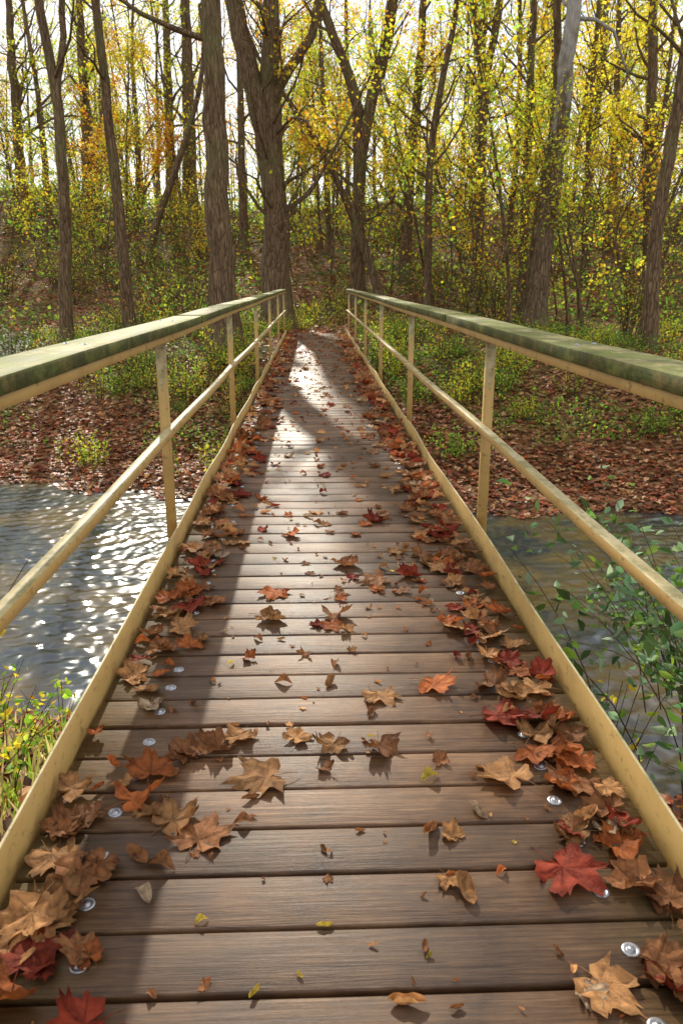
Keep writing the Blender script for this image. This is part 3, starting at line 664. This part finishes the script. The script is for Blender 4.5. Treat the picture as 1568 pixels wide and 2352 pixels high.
tree(21.8, [(1212,750),(1222,600),(1248,420),(1275,280),(1282,120),(1275,-20),(1270,-200)], .15, .11, 'slim tree growing against a thicker one', YEL, 8, .5, 2.5, 14)
tree(24, [(1195,745),(1205,500),(1215,250),(1225,0),(1225,-300)], .15, .12, 'straight dark tree in the wood', YEL, 16, .25, 2.6, 16)
tree(31, [(1158,620),(1182,420),(1192,200),(1195,0)], .14, .11, 'slim tree in the wood', YEL, 16, .2, 2.8, 16)
tree(18, [(1487,812),(1500,600),(1515,450),(1545,300),(1575,150),(1592,-100)], .17, .14, 'dark leaning tree on the bank top', YEL, 12, .35, 2.8, 14)
tree(28, [(1490,640),(1494,300),(1500,0),(1505,-200)], .25, .2, 'stout brown tree in the wood', YEL, 18, .2, 3.2, 18)
tree(33, [(1400,600),(1410,300),(1420,100),(1425,-200)], .18, .13, 'slim tree with yellow leaves', YEL, 20, .15, 3, 18)
tree(30, [(1340,620),(1350,300),(1372,60),(1380,-200)], .12, .10, 'slim tree with yellow leaves', YEL, 20, .15, 3, 18)
tree(21, [(297,748),(285,600),(268,430),(245,250),(232,100),(210,-50),(190,-300)], .16, .12, 'slender curving grey tree on the bank', YG, 10, .45, 2.6, 8)
tree(20, [(152,755),(150,420),(128,200),(95,40),(70,-150)], .16, .12, 'dark slender tree leaning outward', YG, 10, .35, 2.6, 8, forks=[([(140,300),(128,200),(150,90),(140,0),(160,-150)], .09, .05, 4)])
tree(46, [(205,480),(197,250),(185,100),(180,-200)], .32, .24, 'dark bare tree on the hilltop', YG, 18, .2, 3.5, 8, ls=.16)
tree(40, [(52,440),(35,200),(18,0),(10,-200)], .28, .2, 'dark bare tree on the hilltop', YG, 18, .25, 3.5, 8, top=15, ls=.16)
tree(34, [(350,535),(400,400),(440,280),(465,180),(470,50)], .18, .12, 'leaning bare tree on the slope', YO, 12, .4, 2.5, 10, top=12)
tree(44, [(440,520),(432,250),(425,0),(425,-250)], .40, .32, 'stout tree on the hillside', YG, 18, .25, 3.5, 9, ls=.16)
tree(46, [(395,480),(387,250),(380,0),(378,-200)], .3, .24, 'straight tree on the hilltop', YG, 18, .25, 3.5, 9, ls=.16)
tree(38, [(110,470),(95,250),(60,60),(40,-100)], .18, .12, 'dark bare leaning tree on the slope', YG, 16, .3, 3, 9, ls=.14)
tree(40, [(310,500),(322,350),(300,150),(310,-50)], .14, .10, 'slim tree with orange leaves on the slope', ORA, 22, .04, 3, 26, ls=.15)
tree(36, [(560,580),(553,300),(548,0),(545,-150)], .2, .16, 'slim straight tree in the wood', YO, 16, .2, 3, 14)
tree(34, [(757,690),(750,400),(737,100),(730,-100)], .12, .09, 'thin straight tree in the wood', YO, 16, .25, 2.4, 14)

def arche(H, r0, nb, start, blen, nl, pal, ls, lean=.6, ns=5):
    sb = B(); LP = []; t = np.linspace(0, 1, 6)
    P = np.stack([lean*t**1.5*rng.normal(0, 1)+rng.normal(0, .12, 6)*t, lean*t**1.5*rng.normal(0, 1)+rng.normal(0, .12, 6)*t, -.4+H*t], -1)
    grow(sb, LP, P, r0, r0*.3, nb, start, blen, nl, 7, True, ns, 3, .22 if ls > .13 else .15)
    L_ = np.concatenate(LP); n = len(L_); v, f, c = scatter(*LEAF, L_, rng.uniform(ls*.6, ls*1.3, n), pick(pal, n, .35))
    return sb.mesh('trunk', [M_BARK], True), mesh_from('crown', v, f, c, [M_CROWN])
def put_tree(A, x, y, sc, label, name='tree'):
    e = bpy.data.objects.new(name, None); COL.objects.link(e); e.location = (x, y, float(height(x, y))); e.rotation_euler = (rng.normal(0, .05), rng.normal(0, .05), rng.uniform(0, 6.28)); e.scale = (sc,)*3
    tag(e, label, 'tree', 'trees in the wood'); obj('trunk', A[0], e); obj('crown', A[1], e)
big = [arche(15, .15, 30, .22, 3.6, 18, YG, .16), arche(14, .11, 28, .18, 3.2, 20, YEL, .16), arche(15.5, .18, 30, .22, 3.8, 18, YO, .16), arche(13, .09, 24, .2, 3, 17, YG, .16, 1.4)]
bare = [arche(15, .14, 28, .22, 3.4, 7, YG, .16), arche(14, .10, 24, .18, 3, 8, YO, .16, 1.2)]
for q in range(95):
    y = rng.uniform(34, 80); x = rng.uniform(-.52, .55)*y; sc = rng.uniform(.8, 1.1)
    if -.2*y-6 < x < -.17*y+8 and float(height(x, y))+15*sc > (y-16)/1.7: sc = max(.35, ((y-16)/1.7-float(height(x, y)))/15)
    if x < -.08*y: A = bare[int(rng.integers(0, 2))] if rng.random() < .7 else big[int(rng.integers(0, 4))]
    elif rng.random() < .35: A = bare[int(rng.integers(0, 2))]
    else: A = big[int(rng.integers(0, 4))]
    put_tree(A, x, y, sc, 'distant slim forest tree with thin autumn leaves')
sap = [arche(5.5, .04, 18, .2, 1.6, 13, YEL, .10, .8, 4), arche(6.5, .045, 20, .2, 1.8, 12, YG, .10, 1.0, 4), arche(5, .035, 16, .2, 1.6, 12, ORA+YEL, .10, .7, 4), arche(4, .03, 14, .15, 1.5, 5, YG+ORA[:1], .10, 1.2, 5)]
for q in range(85):
    y = rng.uniform(20.5, 46); x = rng.uniform(-.5, .52)*y
    if abs(x) < 1.8 and y < 28: continue
    if y < 26 and -9.5 < x < 0: continue
    k = int(rng.choice([0, 0, 1, 2, 3])) if x > 0 else int(rng.choice([1, 3, 3, 3, 2]))
    put_tree(sap[k], x, y, rng.uniform(.75, 1.3) if x > 0 else rng.uniform(.6, 1.1), 'thin sapling with sparse yellow leaves', 'sapling')
shr = [weed('s', 26, 2.2, .6, 13, .085, YG+GRN, LEAF, .9), weed('s', 30, 1.8, .8, 8, .08, YO+GRN[:2], LEAF, 1.1)]
for q in range(72):
    y = rng.uniform(19, 44); x = rng.uniform(-.48, .5)*y
    if abs(x) < 2.3 and y < 26: continue
    place_plant('shrub', shr[int(rng.integers(0, 2))], x, y, rng.uniform(.5, 1.0), 'straggly shrub with thin arching twigs on the slope', 'bush', 'shrubs on the slope')
# far-off wood
sb = B(); LP = []
for q in range(150):
    y = rng.uniform(82, 150); x = rng.uniform(-.6, .6)*y; z = float(height(x, y)); H = rng.uniform(10, 16)
    t = np.linspace(0, 1, 5); P = np.stack([x+rng.normal(0, .5)*t, y+0*t, z-.5+H*t], -1); v, f = tube(P, np.linspace(rng.uniform(.1, .25), .05, 5), 5); sb.add(v, f)
    k = 110; LP.append(np.stack([x+rng.normal(0, 2.6, k), y+rng.normal(0, 2.6, k), z+H*(.1+.8*rng.random(k))], -1))
LP = np.concatenate(LP); n = len(LP); v, f, c = scatter(*LEAF, LP, rng.uniform(.2, .42, n), pick(YG, n, .35))
o = obj('distant_wood', sb.mesh('distant_wood', [M_BARK], True)); tag(o, 'far-off mass of slim forest trees', 'forest', kind='stuff')
c_ = obj('crown', mesh_from('crown', v, f, c, [M_CROWN]), o); c_["kind"] = "stuff"

# ------------------------------------------------------------------ light
world = bpy.data.worlds.new("World"); scene.world = world; world.use_nodes = True; nt = world.node_tree; nt.nodes.clear()
sky = nt.nodes.new('ShaderNodeTexSky'); sky.sky_type = 'NISHITA'; sky.sun_disc = False; sky.sun_elevation = SUN_E; sky.sun_rotation = SUN_A % (2*math.pi); sky.dust_density = .3; sky.air_density = 1.0
tc = nt.nodes.new('ShaderNodeTexCoord'); mp = nt.nodes.new('ShaderNodeMapping'); mp.inputs['Scale'].default_value = (2, 2, 5); nt.links.new(tc.outputs['Generated'], mp.inputs[0])
cn = nt.nodes.new('ShaderNodeTexNoise'); cn.inputs['Scale'].default_value = 1.8; cn.inputs['Detail'].default_value = 6; nt.links.new(mp.outputs[0], cn.inputs['Vector'])
cr = ramp(nt, [(.42, (.5, .5, .5)), (.6, (.95, .95, .95))]); nt.links.new(cn.outputs['Fac'], cr.inputs[0])
skc = mixc(nt, cr.outputs[0], sky.outputs[0], (10.0, 10.1, 10.3))
bg = nt.nodes.new('ShaderNodeBackground'); bg.inputs['Strength'].default_value = .15
ow = nt.nodes.new('ShaderNodeOutputWorld'); nt.links.new(skc, bg.inputs[0]); nt.links.new(bg.outputs[0], ow.inputs[0])
ld = bpy.data.lights.new('sun', 'SUN'); ld.energy = 5.0; ld.angle = math.radians(.6); ld.color = (1, .92, .77)
lo = bpy.data.objects.new('sun', ld); COL.objects.link(lo); lo.rotation_mode = 'QUATERNION'; lo.rotation_quaternion = Vector(S).to_track_quat('Z', 'Y')

# ------------------------------------------------------------------ camera
cd = bpy.data.cameras.new('camera'); cam = bpy.data.objects.new('camera', cd); COL.objects.link(cam); scene.camera = cam
cd.sensor_fit = 'VERTICAL'; cd.sensor_height = 36; cd.sensor_width = 24; cd.lens = FPX/2352*36; cd.clip_end = 3000; cd.clip_start = .05
cam.location = (CX, 0, EYE); cam.rotation_euler = (math.pi/2-PITCH, 0, -YAW)
cd.dof.use_dof = True; cd.dof.focus_distance = 3.4; cd.dof.aperture_fstop = 8
scene.view_settings.view_transform = 'Standard'
